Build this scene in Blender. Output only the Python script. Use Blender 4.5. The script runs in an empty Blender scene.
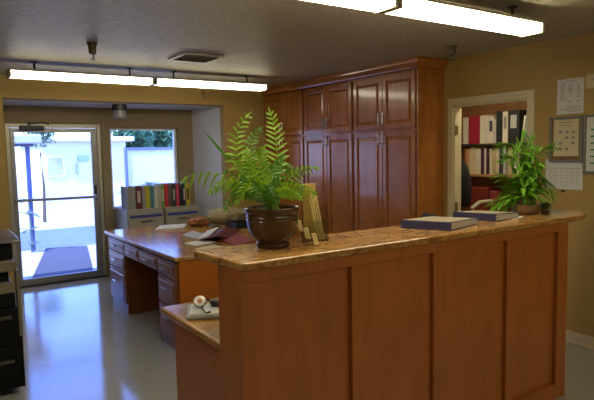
import bpy, bmesh, math, random
from mathutils import Vector, Matrix, Euler
random.seed(7)
C = bpy.context.scene.collection
PI = math.pi
# ------------------------------------------------------------------ camera maths
F = 558.93
YAW, PITCH, ROLL = 0.590933539, 0.0855638842, 0.0195614118
CAM = Vector((0, 0, 1.6))
cy, sy, cp, sp = math.cos(YAW), math.sin(YAW), math.cos(PITCH), math.sin(PITCH)
FW = Vector((sy*cp, cy*cp, -sp)); RT0 = Vector((cy, -sy, 0)); DN0 = FW.cross(RT0)
RT = math.cos(ROLL)*RT0 + math.sin(ROLL)*DN0
DN = -math.sin(ROLL)*RT0 + math.cos(ROLL)*DN0
def ray(x, y): return RT*((x-297)/F) + DN*((y-200)/F) + FW
def on(ax, v, x, y):
    d = ray(x, y); return CAM + d*((v-CAM[ax])/d[ax])
def at(x, y, depth): return CAM + ray(x, y)*depth
cam = bpy.data.objects.new('camera', bpy.data.cameras.new('camera')); C.objects.link(cam)
M4 = Matrix((RT, -DN, -FW)).transposed().to_4x4(); M4.translation = CAM
cam.matrix_world = M4
cam.data.sensor_width = 36; cam.data.lens = F/594*36; cam.data.clip_start = 0.05; cam.data.clip_end = 300
bpy.context.scene.camera = cam

# ------------------------------------------------------------------ materials
def newmat(name):
    m = bpy.data.materials.new(name); m.use_nodes = True
    nt = m.node_tree; b = nt.nodes['Principled BSDF']
    return m, nt, b
def lk(nt, a, b): nt.links.new(a, b)
def coords(nt, scale=(1, 1, 1), kind='Object', rot=(0, 0, 0)):
    tc = nt.nodes.new('ShaderNodeTexCoord'); mp = nt.nodes.new('ShaderNodeMapping')
    mp.inputs['Scale'].default_value = scale; mp.inputs['Rotation'].default_value = rot
    lk(nt, tc.outputs[kind], mp.inputs['Vector']); return mp.outputs['Vector']
def noise(nt, vec, scale, detail=4, rough=.55, dist=0):
    n = nt.nodes.new('ShaderNodeTexNoise'); n.inputs['Scale'].default_value = scale
    n.inputs['Detail'].default_value = detail; n.inputs['Roughness'].default_value = rough
    n.inputs['Distortion'].default_value = dist
    lk(nt, vec, n.inputs['Vector']); return n.outputs['Fac']
def ramp(nt, fac, stops):
    r = nt.nodes.new('ShaderNodeValToRGB'); e = r.color_ramp.elements
    while len(e) < len(stops): e.new(.5)
    for el, (p, c) in zip(e, stops): el.position = p; el.color = (*c, 1)
    lk(nt, fac, r.inputs['Fac']); return r.outputs['Color']
def bump(nt, b, h, strength=.2, dist=.01):
    bp = nt.nodes.new('ShaderNodeBump'); bp.inputs['Strength'].default_value = strength
    bp.inputs['Distance'].default_value = dist
    lk(nt, h, bp.inputs['Height']); lk(nt, bp.outputs['Normal'], b.inputs['Normal'])
def mul(c, k): return tuple(x*k for x in c)
def plain(name, col, rough=.5, metal=0, var=.12, scale=30, bmp=0, coat=0, spec=.5):
    m, nt, b = newmat(name)
    v = coords(nt); n = noise(nt, v, scale)
    lk(nt, ramp(nt, n, [(.3, mul(col, 1-var)), (.7, mul(col, 1+var))]), b.inputs['Base Color'])
    b.inputs['Roughness'].default_value = rough; b.inputs['Metallic'].default_value = metal
    b.inputs['Coat Weight'].default_value = coat; b.inputs['Specular IOR Level'].default_value = spec
    b.inputs['Coat Roughness'].default_value = .12
    if bmp: bump(nt, b, n, bmp, .003)
    return m
def wood(name, c, rough=.3, axis=2, coat=.5, var=.35):
    m, nt, b = newmat(name)
    sc = [9, 9, 9]; sc[axis] = .9
    v = coords(nt, tuple(sc)); n = noise(nt, v, 2.2, 6, .6, .6)
    v2 = coords(nt, (1, 1, 1)); n2 = noise(nt, v2, 3.5, 2)
    mx = nt.nodes.new('ShaderNodeMath'); mx.operation = 'ADD'
    m1 = nt.nodes.new('ShaderNodeMath'); m1.operation = 'MULTIPLY'; m1.inputs[1].default_value = .6
    m2 = nt.nodes.new('ShaderNodeMath'); m2.operation = 'MULTIPLY'; m2.inputs[1].default_value = .4
    lk(nt, n, m1.inputs[0]); lk(nt, n2, m2.inputs[0]); lk(nt, m1.outputs[0], mx.inputs[0]); lk(nt, m2.outputs[0], mx.inputs[1])
    lk(nt, ramp(nt, mx.outputs[0], [(.3, mul(c, 1-var)), (.5, c), (.72, mul(c, 1+var))]), b.inputs['Base Color'])
    b.inputs['Roughness'].default_value = rough; b.inputs['Coat Weight'].default_value = coat
    b.inputs['Coat Roughness'].default_value = .10
    return m
def granite(name):
    m, nt, b = newmat(name)
    v = coords(nt); n1 = noise(nt, v, 16, 8, .72, .8); n2 = noise(nt, v, 55, 6, .75)
    base = ramp(nt, n1, [(.3, (.16, .065, .015)), (.45, (.37, .18, .048)), (.58, (.45, .26, .09)), (.7, (.36, .145, .035))])
    spk = ramp(nt, n2, [(.36, (.05, .03, .02)), (.47, (1, 1, 1)), (.60, (1, 1, 1)), (.72, (1.55, 1.5, 1.35))])
    mx = nt.nodes.new('ShaderNodeMix'); mx.data_type = 'RGBA'; mx.blend_type = 'MULTIPLY'; mx.inputs['Factor'].default_value = .5
    lk(nt, base, mx.inputs[6]); lk(nt, spk, mx.inputs[7]); lk(nt, mx.outputs[2], b.inputs['Base Color'])
    b.inputs['Roughness'].default_value = .17; b.inputs['Specular IOR Level'].default_value = .5
    return m
def emis(name, col, s):
    m, nt, b = newmat(name)
    b.inputs['Base Color'].default_value = (.8, .8, .78, 1); b.inputs['Emission Color'].default_value = (*col, 1)
    v = coords(nt); n = noise(nt, v, 3)
    mr = nt.nodes.new('ShaderNodeMapRange'); mr.inputs['To Min'].default_value = s*.92; mr.inputs['To Max'].default_value = s*1.08
    lk(nt, n, mr.inputs['Value']); lk(nt, mr.outputs['Result'], b.inputs['Emission Strength'])
    return m
def glass(name, tint=(1, 1, 1), ior=1.45, k=1.0, rough=0.0):
    m = bpy.data.materials.new(name); m.use_nodes = True; nt = m.node_tree; nt.nodes.clear()
    out = nt.nodes.new('ShaderNodeOutputMaterial'); mx = nt.nodes.new('ShaderNodeMixShader')
    tr = nt.nodes.new('ShaderNodeBsdfTransparent'); gl = nt.nodes.new('ShaderNodeBsdfGlossy'); fr = nt.nodes.new('ShaderNodeFresnel')
    tr.inputs['Color'].default_value = (*tint, 1); gl.inputs['Roughness'].default_value = rough; fr.inputs['IOR'].default_value = ior
    lk(nt, fr.outputs[0], mx.inputs[0]); lk(nt, tr.outputs[0], mx.inputs[1]); lk(nt, gl.outputs[0], mx.inputs[2]); lk(nt, mx.outputs[0], out.inputs[0])
    return m
def leafmat(name, c1, c2):
    m, nt, b = newmat(name)
    v = coords(nt); n = noise(nt, v, 14, 3)
    lk(nt, ramp(nt, n, [(.35, c1), (.65, c2)]), b.inputs['Base Color'])
    b.inputs['Roughness'].default_value = .42
    tr = nt.nodes.new('ShaderNodeBsdfTranslucent'); tr.inputs['Color'].default_value = (*mul(c2, 1.1), 1)
    mx = nt.nodes.new('ShaderNodeMixShader'); mx.inputs[0].default_value = .3
    out = [x for x in nt.nodes if x.type == 'OUTPUT_MATERIAL'][0]
    lk(nt, b.outputs[0], mx.inputs[1]); lk(nt, tr.outputs[0], mx.inputs[2]); lk(nt, mx.outputs[0], out.inputs[0])
    return m

MW = wood('cherry_wood', (.37, .128, .027), .27)
MWH = wood('cherry_wood_horizontal', (.37, .128, .027), .27, 1)
MWX = wood('cherry_wood_crosswise', (.37, .128, .027), .27, 0)
MWC = wood('counter_cherry', (.36, .112, .022), .42, 2, .1, .2)
MWCX = wood('counter_cherry_rail', (.30, .112, .023), .42, 0, .1)
MWD = wood('orange_panel_wood', (.40, .115, .012), .35, 2, .15, .15)
MSH = wood('shelf_wood', (.33, .16, .07), .5, 1, 0)
GR = granite('polished_granite')
MUST = plain('mustard_paint', (.41, .272, .085), .7, var=.05, scale=40, bmp=.12)
GREYW = plain('grey_plaster', (.66, .66, .65), .7, var=.07, scale=45, bmp=.5)
RECC = plain('recess_ceiling_paint', (.60, .62, .66), .7, var=.04, bmp=.2)
def ceiling_mat():
    m, nt, b = newmat('knockdown_plaster')
    v = coords(nt, (1, 2.2, 1)); n = noise(nt, v, 16, 5, .6)
    lk(nt, ramp(nt, n, [(.4, (.36, .325, .235)), (.6, (.45, .41, .30))]), b.inputs['Base Color'])
    b.inputs['Roughness'].default_value = .45; b.inputs['Specular IOR Level'].default_value = .35
    bump(nt, b, ramp(nt, n, [(.42, (0, 0, 0)), (.58, (1, 1, 1))]), .6, .010)
    return m
CEIL = ceiling_mat()
def floor_mat():
    m, nt, b = newmat('vinyl_tile')
    v = coords(nt); br = nt.nodes.new('ShaderNodeTexBrick'); br.offset = 0; br.squash = 1
    for k, val in (('Scale', 1), ('Brick Width', .305), ('Row Height', .305), ('Mortar Size', .0022), ('Bias', 0)): br.inputs[k].default_value = val
    br.inputs['Color1'].default_value = (.41, .41, .39, 1); br.inputs['Color2'].default_value = (.395, .395, .375, 1); br.inputs['Mortar'].default_value = (.36, .36, .34, 1)
    lk(nt, v, br.inputs['Vector']); n = noise(nt, v, 30, 8, .75)
    mx = nt.nodes.new('ShaderNodeMix'); mx.data_type = 'RGBA'; mx.blend_type = 'MULTIPLY'; mx.inputs['Factor'].default_value = .6
    lk(nt, br.outputs['Color'], mx.inputs[6]); lk(nt, ramp(nt, n, [(.3, (.75, .75, .75)), (.7, (1.1, 1.1, 1.1))]), mx.inputs[7])
    lk(nt, mx.outputs[2], b.inputs['Base Color'])
    n2 = noise(nt, v, 5, 5)
    mr = nt.nodes.new('ShaderNodeMapRange'); mr.inputs['To Min'].default_value = .06; mr.inputs['To Max'].default_value = .16
    lk(nt, n2, mr.inputs['Value']); lk(nt, mr.outputs['Result'], b.inputs['Roughness'])
    b.inputs['Specular IOR Level'].default_value = .7; b.inputs['Coat Weight'].default_value = .3; b.inputs['Coat Roughness'].default_value = .12
    bump(nt, b, noise(nt, v, 7, 3), .08, .01)
    return m
FLOOR = floor_mat()
CREAM = plain('cream_trim_paint', (.66, .58, .38), .45, var=.04)
ALU = plain('bronze_aluminium', (.45, .42, .33), .4, .5, var=.05)
WALU = plain('white_aluminium', (.75, .75, .75), .4, .1, var=.03)
DMET = plain('dark_metal', (.04, .04, .05), .4, .6)
STEEL = plain('brushed_steel', (.55, .53, .5), .28, .95, var=.05)
BRASS = plain('aged_brass', (.30, .22, .10), .4, .8)
DBR = plain('dark_bronze', (.10, .075, .035), .35, .7)
BLACK = plain('black_plastic', (.012, .012, .014), .45)
BLKF = plain('black_fabric', (.01, .01, .012), .9)
PAPER = plain('white_paper', (.62, .62, .60), .8, var=.03)
CREAMP = plain('cream_paper', (.58, .50, .32), .8, var=.04)
YELP = plain('pale_yellow_card', (.85, .72, .32), .7, var=.05)
YELP2 = plain('buff_card', (.72, .50, .14), .7, var=.08)
GREYINK = plain('grey_ink', (.22, .21, .19), .9)
GREENINK = plain('green_ink', (.05, .25, .08), .9)
GREY = plain('grey_enamel', (.30, .29, .26), .45, var=.04)
BLUE = plain('blue_stripe', (.035, .05, .30), .5)
LENS = emis('lit_acrylic', (1, .89, .60), 17.5)
LENS2 = emis('lit_dimmed_acrylic', (1, .91, .66), 10.5)  # weaker emission, lowered so the far lamps light the header wall less
DIMLENS = plain('frosted_glass', (.24, .25, .25), .25)
HOUS = plain('fixture_housing', (.42, .40, .30), .5)
GLASS = glass('clear_glass', (.97, .99, 1), 1.45)
ACRY = glass('clear_acrylic', (.88, .90, .88), 1.45)
POT = plain('brown_glaze', (.062, .026, .011), .24, coat=.4, var=.3, scale=12)
SOIL = plain('soil', (.03, .02, .012), .95, bmp=.8)
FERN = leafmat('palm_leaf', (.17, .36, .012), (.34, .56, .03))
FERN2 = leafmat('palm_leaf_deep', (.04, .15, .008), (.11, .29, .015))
STEMG = plain('green_stem', (.12, .25, .03), .5)
BAM = leafmat('bamboo_leaf', (.10, .33, .015), (.25, .54, .04))
SUCC = leafmat('grey_green_leaf', (.12, .20, .07), (.28, .36, .17))
NAVY = plain('navy_vinyl', (.045, .045, .13), .4, var=.1)

# ------------------------------------------------------------------ mesh helpers
class MB:
    def __init__(s): s.bm = bmesh.new()
    def box(s, x0, x1, y0, y1, z0, z1, rot=None, piv=None):
        r = bmesh.ops.create_cube(s.bm, size=1)['verts']
        c = Vector(((x0+x1)/2, (y0+y1)/2, (z0+z1)/2)); d = Vector((x1-x0, y1-y0, z1-z0))
        for v in r: v.co = Vector((v.co.x*d.x, v.co.y*d.y, v.co.z*d.z)) + c
        if rot is not None:
            p = Vector(piv) if piv is not None else c
            E = Euler(rot).to_matrix()
            for v in r: v.co = E @ (v.co-p) + p
        return s
    def cyl(s, p, q, r, r2=None, n=16):
        p, q = Vector(p), Vector(q); d = q-p
        vs = bmesh.ops.create_cone(s.bm, cap_ends=True, segments=n, radius1=r, radius2=r if r2 is None else r2, depth=d.length)['verts']
        M = Matrix.Translation((p+q)/2) @ d.to_track_quat('Z', 'Y').to_matrix().to_4x4()
        for v in vs: v.co = M @ v.co
        return s
    def sph(s, c, r, sc=(1, 1, 1), n=14):
        vs = bmesh.ops.create_uvsphere(s.bm, u_segments=n, v_segments=n//2+2, radius=r)['verts']
        for v in vs: v.co = Vector((v.co.x*sc[0], v.co.y*sc[1], v.co.z*sc[2])) + Vector(c)
        return s
    def ico(s, c, r, sc=(1, 1, 1), sub=2, jit=0, rng=random):
        vs = bmesh.ops.create_icosphere(s.bm, subdivisions=sub, radius=r)['verts']
        for v in vs:
            k = 1+rng.uniform(-jit, jit)
            v.co = Vector((v.co.x*sc[0]*k, v.co.y*sc[1]*k, v.co.z*sc[2]*k)) + Vector(c)
        return s
    def lathe(s, prof, c=(0, 0, 0), n=32):
        c = Vector(c); rings = []
        for r, z in prof:
            if r < 1e-5: rings.append([s.bm.verts.new(c+Vector((0, 0, z)))])
            else: rings.append([s.bm.verts.new(c+Vector((r*math.cos(2*PI*i/n), r*math.sin(2*PI*i/n), z))) for i in range(n)])
        for a, b in zip(rings, rings[1:]):
            for i in range(n):
                j = (i+1) % n
                q = [a[i % len(a)], a[j % len(a)], b[j % len(b)], b[i % len(b)]]
                u = []
                for v in q:
                    if v not in u: u.append(v)
                if len(u) > 2: s.bm.faces.new(u)
        return s
    def prism(s, poly, z0, z1):
        a = [s.bm.verts.new((x, y, z0)) for x, y in poly]; b = [s.bm.verts.new((x, y, z1)) for x, y in poly]
        n = len(poly)
        s.bm.faces.new(a[::-1]); s.bm.faces.new(b)
        for i in range(n): s.bm.faces.new((a[i], a[(i+1) % n], b[(i+1) % n], b[i]))
        return s
    def loft(s, loops, cap=True):
        R = [[s.bm.verts.new(p) for p in l] for l in loops]; n = len(R[0])
        for a, b in zip(R, R[1:]):
            for i in range(n): s.bm.faces.new((a[i], a[(i+1) % n], b[(i+1) % n], b[i]))
        if cap: s.bm.faces.new(R[0][::-1]); s.bm.faces.new(R[-1])
        return s
    def tube(s, pts, r, r2=None, n=8):
        pts = [Vector(p) for p in pts]; m = len(pts); loops = []
        for i, p in enumerate(pts):
            t = (pts[min(i+1, m-1)]-pts[max(i-1, 0)]).normalized()
            a = t.cross(Vector((0, 0, 1)))
            if a.length < .05: a = t.cross(Vector((0, 1, 0)))
            a.normalize(); b = t.cross(a)
            rr = r if r2 is None else r+(r2-r)*i/(m-1)
            loops.append([p+a*rr*math.cos(2*PI*k/n)+b*rr*math.sin(2*PI*k/n) for k in range(n)])
        return s.loft(loops)
    def leaf(s, base, d, nrm, L, w, droop=.3, seg=4, fold=.25):
        """a lance-shaped folded blade"""
        d = d.normalized(); side = d.cross(nrm)
        if side.length < 1e-3: side = Vector((1, 0, 0))
        side.normalize(); nrm = side.cross(d).normalized()
        prev = None; p = Vector(base)
        for i in range(seg+1):
            t = i/seg
            ww = w*.5*(math.sin(PI*min(1, (t*.86+.14)))**.8) if i < seg else 0
            q = p + d*(L*t) + Vector((0, 0, -droop*L*t*t))
            if i == seg: cur = [s.bm.verts.new(q)]
            else: cur = [s.bm.verts.new(q-side*ww+nrm*fold*ww), s.bm.verts.new(q), s.bm.verts.new(q+side*ww+nrm*fold*ww)]
            if prev:
                if len(cur) == 3:
                    s.bm.faces.new((prev[0], prev[1], cur[1], cur[0])); s.bm.faces.new((prev[1], prev[2], cur[2], cur[1]))
                else:
                    s.bm.faces.new((prev[0], prev[1], cur[0])); s.bm.faces.new((prev[1], prev[2], cur[0]))
            prev = cur
        return s
    def build(s, name, mat, parent=None, bevel=0, smooth=False, seg=2):
        off = Vector((0, 0, 0)); q = parent
        while q is not None: off += Vector(q.location); q = q.parent
        for v in s.bm.verts: v.co -= off
        bmesh.ops.recalc_face_normals(s.bm, faces=s.bm.faces)
        me = bpy.data.meshes.new(name); s.bm.to_mesh(me); s.bm.free()
        if mat: me.materials.append(mat)
        o = bpy.data.objects.new(name, me); C.objects.link(o); o.parent = parent
        if parent is None:
            xs = [v.co for v in me.vertices]
            c = Vector(((min(v.x for v in xs)+max(v.x for v in xs))/2, (min(v.y for v in xs)+max(v.y for v in xs))/2, min(v.z for v in xs)))
            for v in me.vertices: v.co -= c
            o.location = c
        if smooth:
            for f in me.polygons: f.use_smooth = True
            try: me.set_sharp_from_angle(angle=math.radians(40))
            except Exception: pass
        if bevel:
            b = o.modifiers.new('bevel', 'BEVEL'); b.width = bevel; b.segments = seg; b.limit_method = 'ANGLE'; b.angle_limit = math.radians(40)
        return o
def thing(name, label, cat, loc, group=None):
    o = bpy.data.objects.new(name, None); C.objects.link(o); o.empty_display_size = .05
    o.location = loc; o['label'] = label; o['category'] = cat
    if group: o['group'] = group
    return o
def tag(o, label, cat, group=None):
    o['label'] = label; o['category'] = cat
    if group: o['group'] = group
    return o
def struct(o): o['kind'] = 'structure'; return o
def kids(o): return [c for c in C.objects if c.parent == o]
def dup(o, loc, label=None, rotz=None):
    r = o.copy(); C.objects.link(r); r.location = loc
    if rotz is not None: r.rotation_euler = (0, 0, rotz)
    if label: r['label'] = label
    for ch in kids(o):
        c = ch.copy(); C.objects.link(c); c.parent = r
        for g in kids(ch):
            d = g.copy(); C.objects.link(d); d.parent = c
    return r
def bx(name, mat, a, parent=None, bevel=0): return MB().box(*a).build(name, mat, parent, bevel)
def holewall(name, mat, ax, a0, a1, u0, u1, z1, holes, z0=0):
    """wall slab normal to axis ax (0=x) between a0..a1, running u0..u1, holes (u,u,z,z)"""
    us = sorted({u0, u1, *[h[0] for h in holes], *[h[1] for h in holes]}); mb = MB()
    for ua, ub in zip(us, us[1:]):
        zs = [(z0, z1)]
        for h in holes:
            if h[0] <= ua+1e-6 and h[1] >= ub-1e-6:
                nz = []
                for za, zb in zs:
                    if h[2] > za: nz.append((za, min(zb, h[2])))
                    if h[3] < zb: nz.append((max(za, h[3]), zb))
                zs = nz
        for za, zb in zs:
            if zb-za < 1e-4: continue
            mb.box(*((a0, a1, ua, ub, za, zb) if ax == 0 else (ua, ub, a0, a1, za, zb)))
    bmesh.ops.remove_doubles(mb.bm, verts=mb.bm.verts, dist=1e-5)
    # drop the faces doubled up between neighbouring slabs
    seen = {}
    for f in mb.bm.faces: seen.setdefault(tuple(sorted(v.index for v in f.verts)), []).append(f)
    return struct(mb.build(name, mat))

# ------------------------------------------------------------------ room shell
ZC, XW, YH, YB = 2.47, 4.335, 6.72, 7.515
struct(bx('floor', FLOOR, (-3.2, 6.0, -3.2, YB, -.12, 0)))
struct(bx('ceiling', CEIL, (-3.2, 6.0, -3.2, 7.7, ZC, ZC+.15)))
holewall('wall_right', MUST, 0, XW, XW+.10, -3.2, YB+.2, ZC, [(2.89, 3.70, 0, 2.02)])
struct(bx('wall_left', MUST, (-3.2, -3.08, -3.08, YB+.2, 0, ZC)))
struct(bx('wall_front', MUST, (-3.2, 6.0, -3.2, -3.08, 0, ZC)))
holewall('wall_header', MUST, 1, YH, YH+.12, -3.08, XW, ZC, [(.77, 3.372, 0, 2.235)])
struct(bx('wall_recess_left', GREYW, (.65, .77, YH+.12, YB, 0, 2.235)))
struct(MB().prism([(3.371, YH+.121), (3.45, YH+.121), (3.45, YB-.001), (3.262, YB-.001)], 0, 2.221).build('wall_recess_right', GREYW))
struct(bx('ceiling_recess', RECC, (.65, 3.5, YH+.121, YB-.001, 2.222, 2.30)))
holewall('wall_back', plain('taupe_paint', (.27, .205, .11), .7, var=.05), 1, YB, YB+.15, -3.08, XW, ZC,
         [(.865, 1.985, 0, 2.015), (2.09, 3.04, .885, 1.965)])
# storeroom behind the doorway
struct(bx('wall_storeroom_far', plain('storeroom_paint', (.42, .28, .13), .7, var=.05), (5.78, 5.9, 1.9, 5.4, 0, ZC)))
struct(bx('wall_storeroom_left', MUST, (XW+.12, 5.78, 5.3, 5.4, 0, ZC)))
struct(bx('wall_storeroom_right', MUST, (XW+.12, 5.78, 1.9, 2.0, 0, ZC)))
mb = MB()
mb.box(XW-.016, XW-.001, -3.0, 2.83, 0, .075).box(XW-.011, XW-.001, -3.0, 2.83, .075, .098).box(XW-.026, XW-.016, -3.0, 2.83, 0, .02)
struct(mb.build('baseboard_right', CREAM, None, .003))

# doorway casing (cream) with hinges
mb = MB()
for y0, y1 in ((2.828, 2.892), (3.698, 3.756)):
    mb.box(XW-.018, XW-.0005, y0, y1, 0, 2.019)
mb.box(XW-.018, XW-.0005, 2.828, 3.756, 2.02, 2.086)
mb.box(XW, XW+.10, 3.684, 3.699, 0, 2.003).box(XW, XW+.10, 2.891, 2.906, 0, 2.003).box(XW, XW+.10, 2.906, 3.684, 2.004, 2.019)
t1 = struct(mb.build('trim_1', CREAM, None, .003))
for z in (1.78, 1.03):
    MB().box(XW+.012, XW+.044, 3.677, 3.6835, z-.045, z+.045).cyl((XW+.008, 3.679, z-.05), (XW+.008, 3.679, z+.05), .006, n=8).build('hinge', BRASS, t1)

# ------------------------------------------------------------------ glass entrance door
d1 = thing('door_1', 'glazed entrance door in a bronze aluminium frame', 'door', (1.42, YB, 0)); d1['kind'] = 'structure'
del d1['label']; del d1['category']
MB().box(.867, .915, YB+.02, YB+.10, 0, 2.012).box(1.935, 1.983, YB+.02, YB+.10, 0, 2.012).box(.915, 1.935, YB+.02, YB+.10, 1.962, 2.012).build('frame', ALU, d1, .004)
BLUEGREY = plain('anodised_leaf', (.30, .30, .30), .35, .5)
leafp = MB().box(.918, .965, YB+.035, YB+.08, .012, 1.958).box(1.862, 1.932, YB+.035, YB+.08, .012, 1.958).box(.965, 1.862, YB+.035, YB+.08, 1.905, 1.958).box(.965, 1.862, YB+.035, YB+.08, .012, .09).build('leaf_frame', BLUEGREY, d1, .003)
MB().box(.965, 1.862, YB+.055, YB+.061, .09, 1.905).build('pane', GLASS, d1)
mb = MB().cyl((.94, YB-.02, 1.075), (1.88, YB-.02, 1.07), .016).box(.925, .955, YB-.03, YB+.035, 1.04, 1.10).box(1.865, 1.90, YB-.03, YB+.035, 1.04, 1.10)
mb.build('push_bar', plain('bar_metal', (.30, .30, .36), .4, .4), d1)
MB().box(1.872, 1.905, YB+.015, YB+.036, 1.03, 1.22).build('lock_plate', BLACK, d1, .004)
MB().box(1.02, 1.30, YB-.03, YB+.035, 1.925, 1.985).build('door_closer', DMET, d1, .012)
MB().box(1.12, 1.145, YB-.022, YB+.02, 1.985, 2.03).tube([(1.13, YB-.015, 2.01), (1.30, YB-.01, 2.022), (1.36, YB+.02, 2.0)], .008).build('closer_arm', DMET, d1)
MB().box(.867, 1.983, YB-.02, YB+.14, .0005, .012).build('threshold', DMET, d1, .003)

# window
w1 = thing('window_1', 'w', 'window', (2.565, YB, .885)); w1['kind'] = 'structure'; del w1['label']; del w1['category']
mb = MB()
x0, x1, z0, z1 = 2.092, 3.038, .887, 1.963
mb.box(x0, x0+.03, YB+.05, YB+.11, z0, z1).box(x1-.035, x1, YB+.05, YB+.11, z0, z1).box(x0+.03, x1-.035, YB+.05, YB+.11, z1-.025, z1).box(x0+.03, x1-.035, YB+.05, YB+.11, z0, z0+.03)
mb.build('window_frame', WALU, w1, .003)
MB().box(x0+.03, x1-.035, YB+.078, YB+.083, z0+.03, z1-.025).build('pane', GLASS, w1)
MB().box(x0, x1, YB-.02, YB+.05, z0, z0+.012).build('window_sill', CREAM, w1, .002)

# ------------------------------------------------------------------ outside
GND = plain('sunlit_concrete', (.50, .49, .47), .9, var=.06, scale=4, bmp=.2)
mb = MB().box(-20, 40, YB, 60, -.14, -.02); struct(mb.build('ground', GND))
WHT = plain('white_stucco', (.60, .60, .59), .85, var=.03, scale=8, bmp=.3)
b = thing('white_building', 'white stucco building across the yard with one grey window', 'building', (4.25, 19, -.02))
MB().box(3.0, 5.5, 18, 22, -.02, 2.05).build('wall', WHT, b)
MB().box(2.75, 5.7, 17.7, 22.2, 2.05, 2.2).build('roof', WHT, b, .02)
wi = MB().box(3.10, 3.62, 17.96, 18.0, 1.0, 1.62).build('window', WALU, b, .01)
MB().box(3.15, 3.57, 17.955, 17.962, 1.05, 1.57).build('pane', plain('grey_window', (.45, .45, .48), .2), wi)
MB().box(4.02, 4.35, 17.93, 17.999, 1.45, 1.62).build('wall_lamp', plain('pale_blue_metal', (.30, .42, .52), .4), b, .02)
MB().box(3.96, 4.03, 17.94, 17.999, 1.05, 1.4).build('meter_box', plain('grey_blue_metal', (.38, .45, .55), .4), b, .01)
bw = MB().box(5.72, 16, 18.5, 18.7, -.02, 1.72).build('boundary_wall', WHT, None, .01); tag(bw, 'low white boundary wall behind the framed screen outside the window', 'wall')
p = on(1, 13.0, 124, 150); q = on(1, 13.0, 176, 149)
fr = thing('framed_screen', 'wide white framed screen standing outside the window', 'screen', ((p.x+q.x)/2, 13.0, -.02))
MB().box(p.x+.06, q.x+.5, 12.98, 13.02, -.02, 1.72).build('screen_panel', WHT, fr)
MB().box(p.x, p.x+.06, 12.95, 13.05, -.02, 1.78).box(p.x+.06, q.x+.5, 12.95, 13.05, 1.72, 1.78).box(q.x+.0, q.x+.05, 12.95, 12.98, -.02, 1.72).build('screen_frame', plain('blue_grey_paint', (.12, .15, .20), .5), fr)
PBLUE = plain('blue_painted_steel', (.12, .15, .33), .5)
cn = thing('canopy', 'low white canopy on a blue post left of the glass door', 'canopy', (1.53, 10.5, -.02))
MB().box(1.495, 1.565, 10.46, 10.53, -.02, 1.80).build('post', PBLUE, cn, .006)
MB().box(-1.5, 1.62, 10.40, 10.5, 1.78, 1.83).build('beam', PBLUE, cn, .005)
MB().box(-1.6, 1.72, 10.2, 13, 1.83, 1.98).build('roof', WHT, cn, .02)
def blades(mb, c, n, L, w, rng, up=.7):
    for i in range(n):
        a = rng.uniform(0, 2*PI); d = Vector((math.cos(a), math.sin(a), rng.uniform(.1, 1.2)*up))
        mb.leaf(Vector(c), d, Vector((0, 0, 1)), L*rng.uniform(.6, 1), w, .35, 5)
GRB = leafmat('blue_green_leaf', (.16, .22, .24), (.26, .34, .36))
r_ = random.Random(3)
sap = thing('sapling', 'young drooping leafy plant growing against the blue canopy post', 'plant', (1.49, 10.38, -.02))
MB().tube([(1.49, 10.38, -.02), (1.50, 10.39, .5), (1.48, 10.37, 1.05)], .018, .008).build('stem', GRB, sap)
mb = MB()
for z, n in ((.1, 5), (.35, 4), (.62, 5), (.85, 4)): blades(mb, (1.49, 10.38, z), n, .30, .11, r_, .6)
mb.build('foliage', GRB, sap)
def tree(x, y, h, r, label, mat, name='tree', n=420):
    t = thing(name, label, name, (x, y, -.02)); rg = random.Random(int(x*100))
    MB().tube([(x, y, -.02), (x+.03, y, h*.4), (x, y+.05, h*.8)], .045, .02).build('trunk', plain('bark', (.12, .09, .06), .9), t)
    mb = MB()
    for i in range(n):
        v = Vector((rg.gauss(0, 1), rg.gauss(0, 1), rg.gauss(0, 1))).normalized()*r*rg.uniform(.3, 1)
        c = Vector((x, y, h))+Vector((v.x, v.y, v.z*.75))
        mb.leaf(c, Vector((rg.uniform(-1, 1), rg.uniform(-1, 1), rg.uniform(-.7, .5))), Vector((0, 0, 1)), r*.28, r*.13, .2, 3)
    mb.build('crown', mat, t); return t
TL = leafmat('tree_leaf', (.04, .14, .07), (.10, .24, .13))
g = on(1, 15.0, 45, 138); tree(g.x-.12, 15.0, g.z+.08, .40, 'small green tree behind the canopy seen through the glass door', TL)
for i, (px, py, Y, r, l) in enumerate([(128, 140, 24, 1.1, 'left hand tree above the white screen outside the window'), (153, 137, 26.5, 1.25, 'middle tree above the white screen outside the window'), (178, 138, 29, 1.5, 'tree at the right edge of the view through the window')]):
    g = on(1, Y, px, py); tree(g.x, Y, g.z, r, l, TL, n=1100)
g = on(1, 12.3, 137, 186)
sh = thing('shrub', 'low blue green shrub in front of the white screen outside', 'shrub', (g.x, 12.3, -.02)); mb = MB()
for i in range(9): blades(mb, (g.x+r_.uniform(-.25, .3), 12.3+r_.uniform(-.15, .15), .1+i*.1), 24, .38, .08, r_, .9)
mb.build('foliage', GRB, sh)
MB().tube([(g.x, 12.3, -.02), (g.x, 12.3, .8)], .02).build('stem', GRB, sh)
# thin dark slanted strip on the ground outside the door
mb = MB().prism([(1.06, 7.75), (1.86, 7.75), (2.40, 10.4), (1.75, 10.62)], -.02, -.006)
tag(mb.build('ground_strip', plain('blue_grey_strip', (.075, .075, .115), .9, bmp=.4, scale=90), None, .003), 'long dark blue grey strip on the ground outside the glass door', 'ground_strip')

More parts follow.
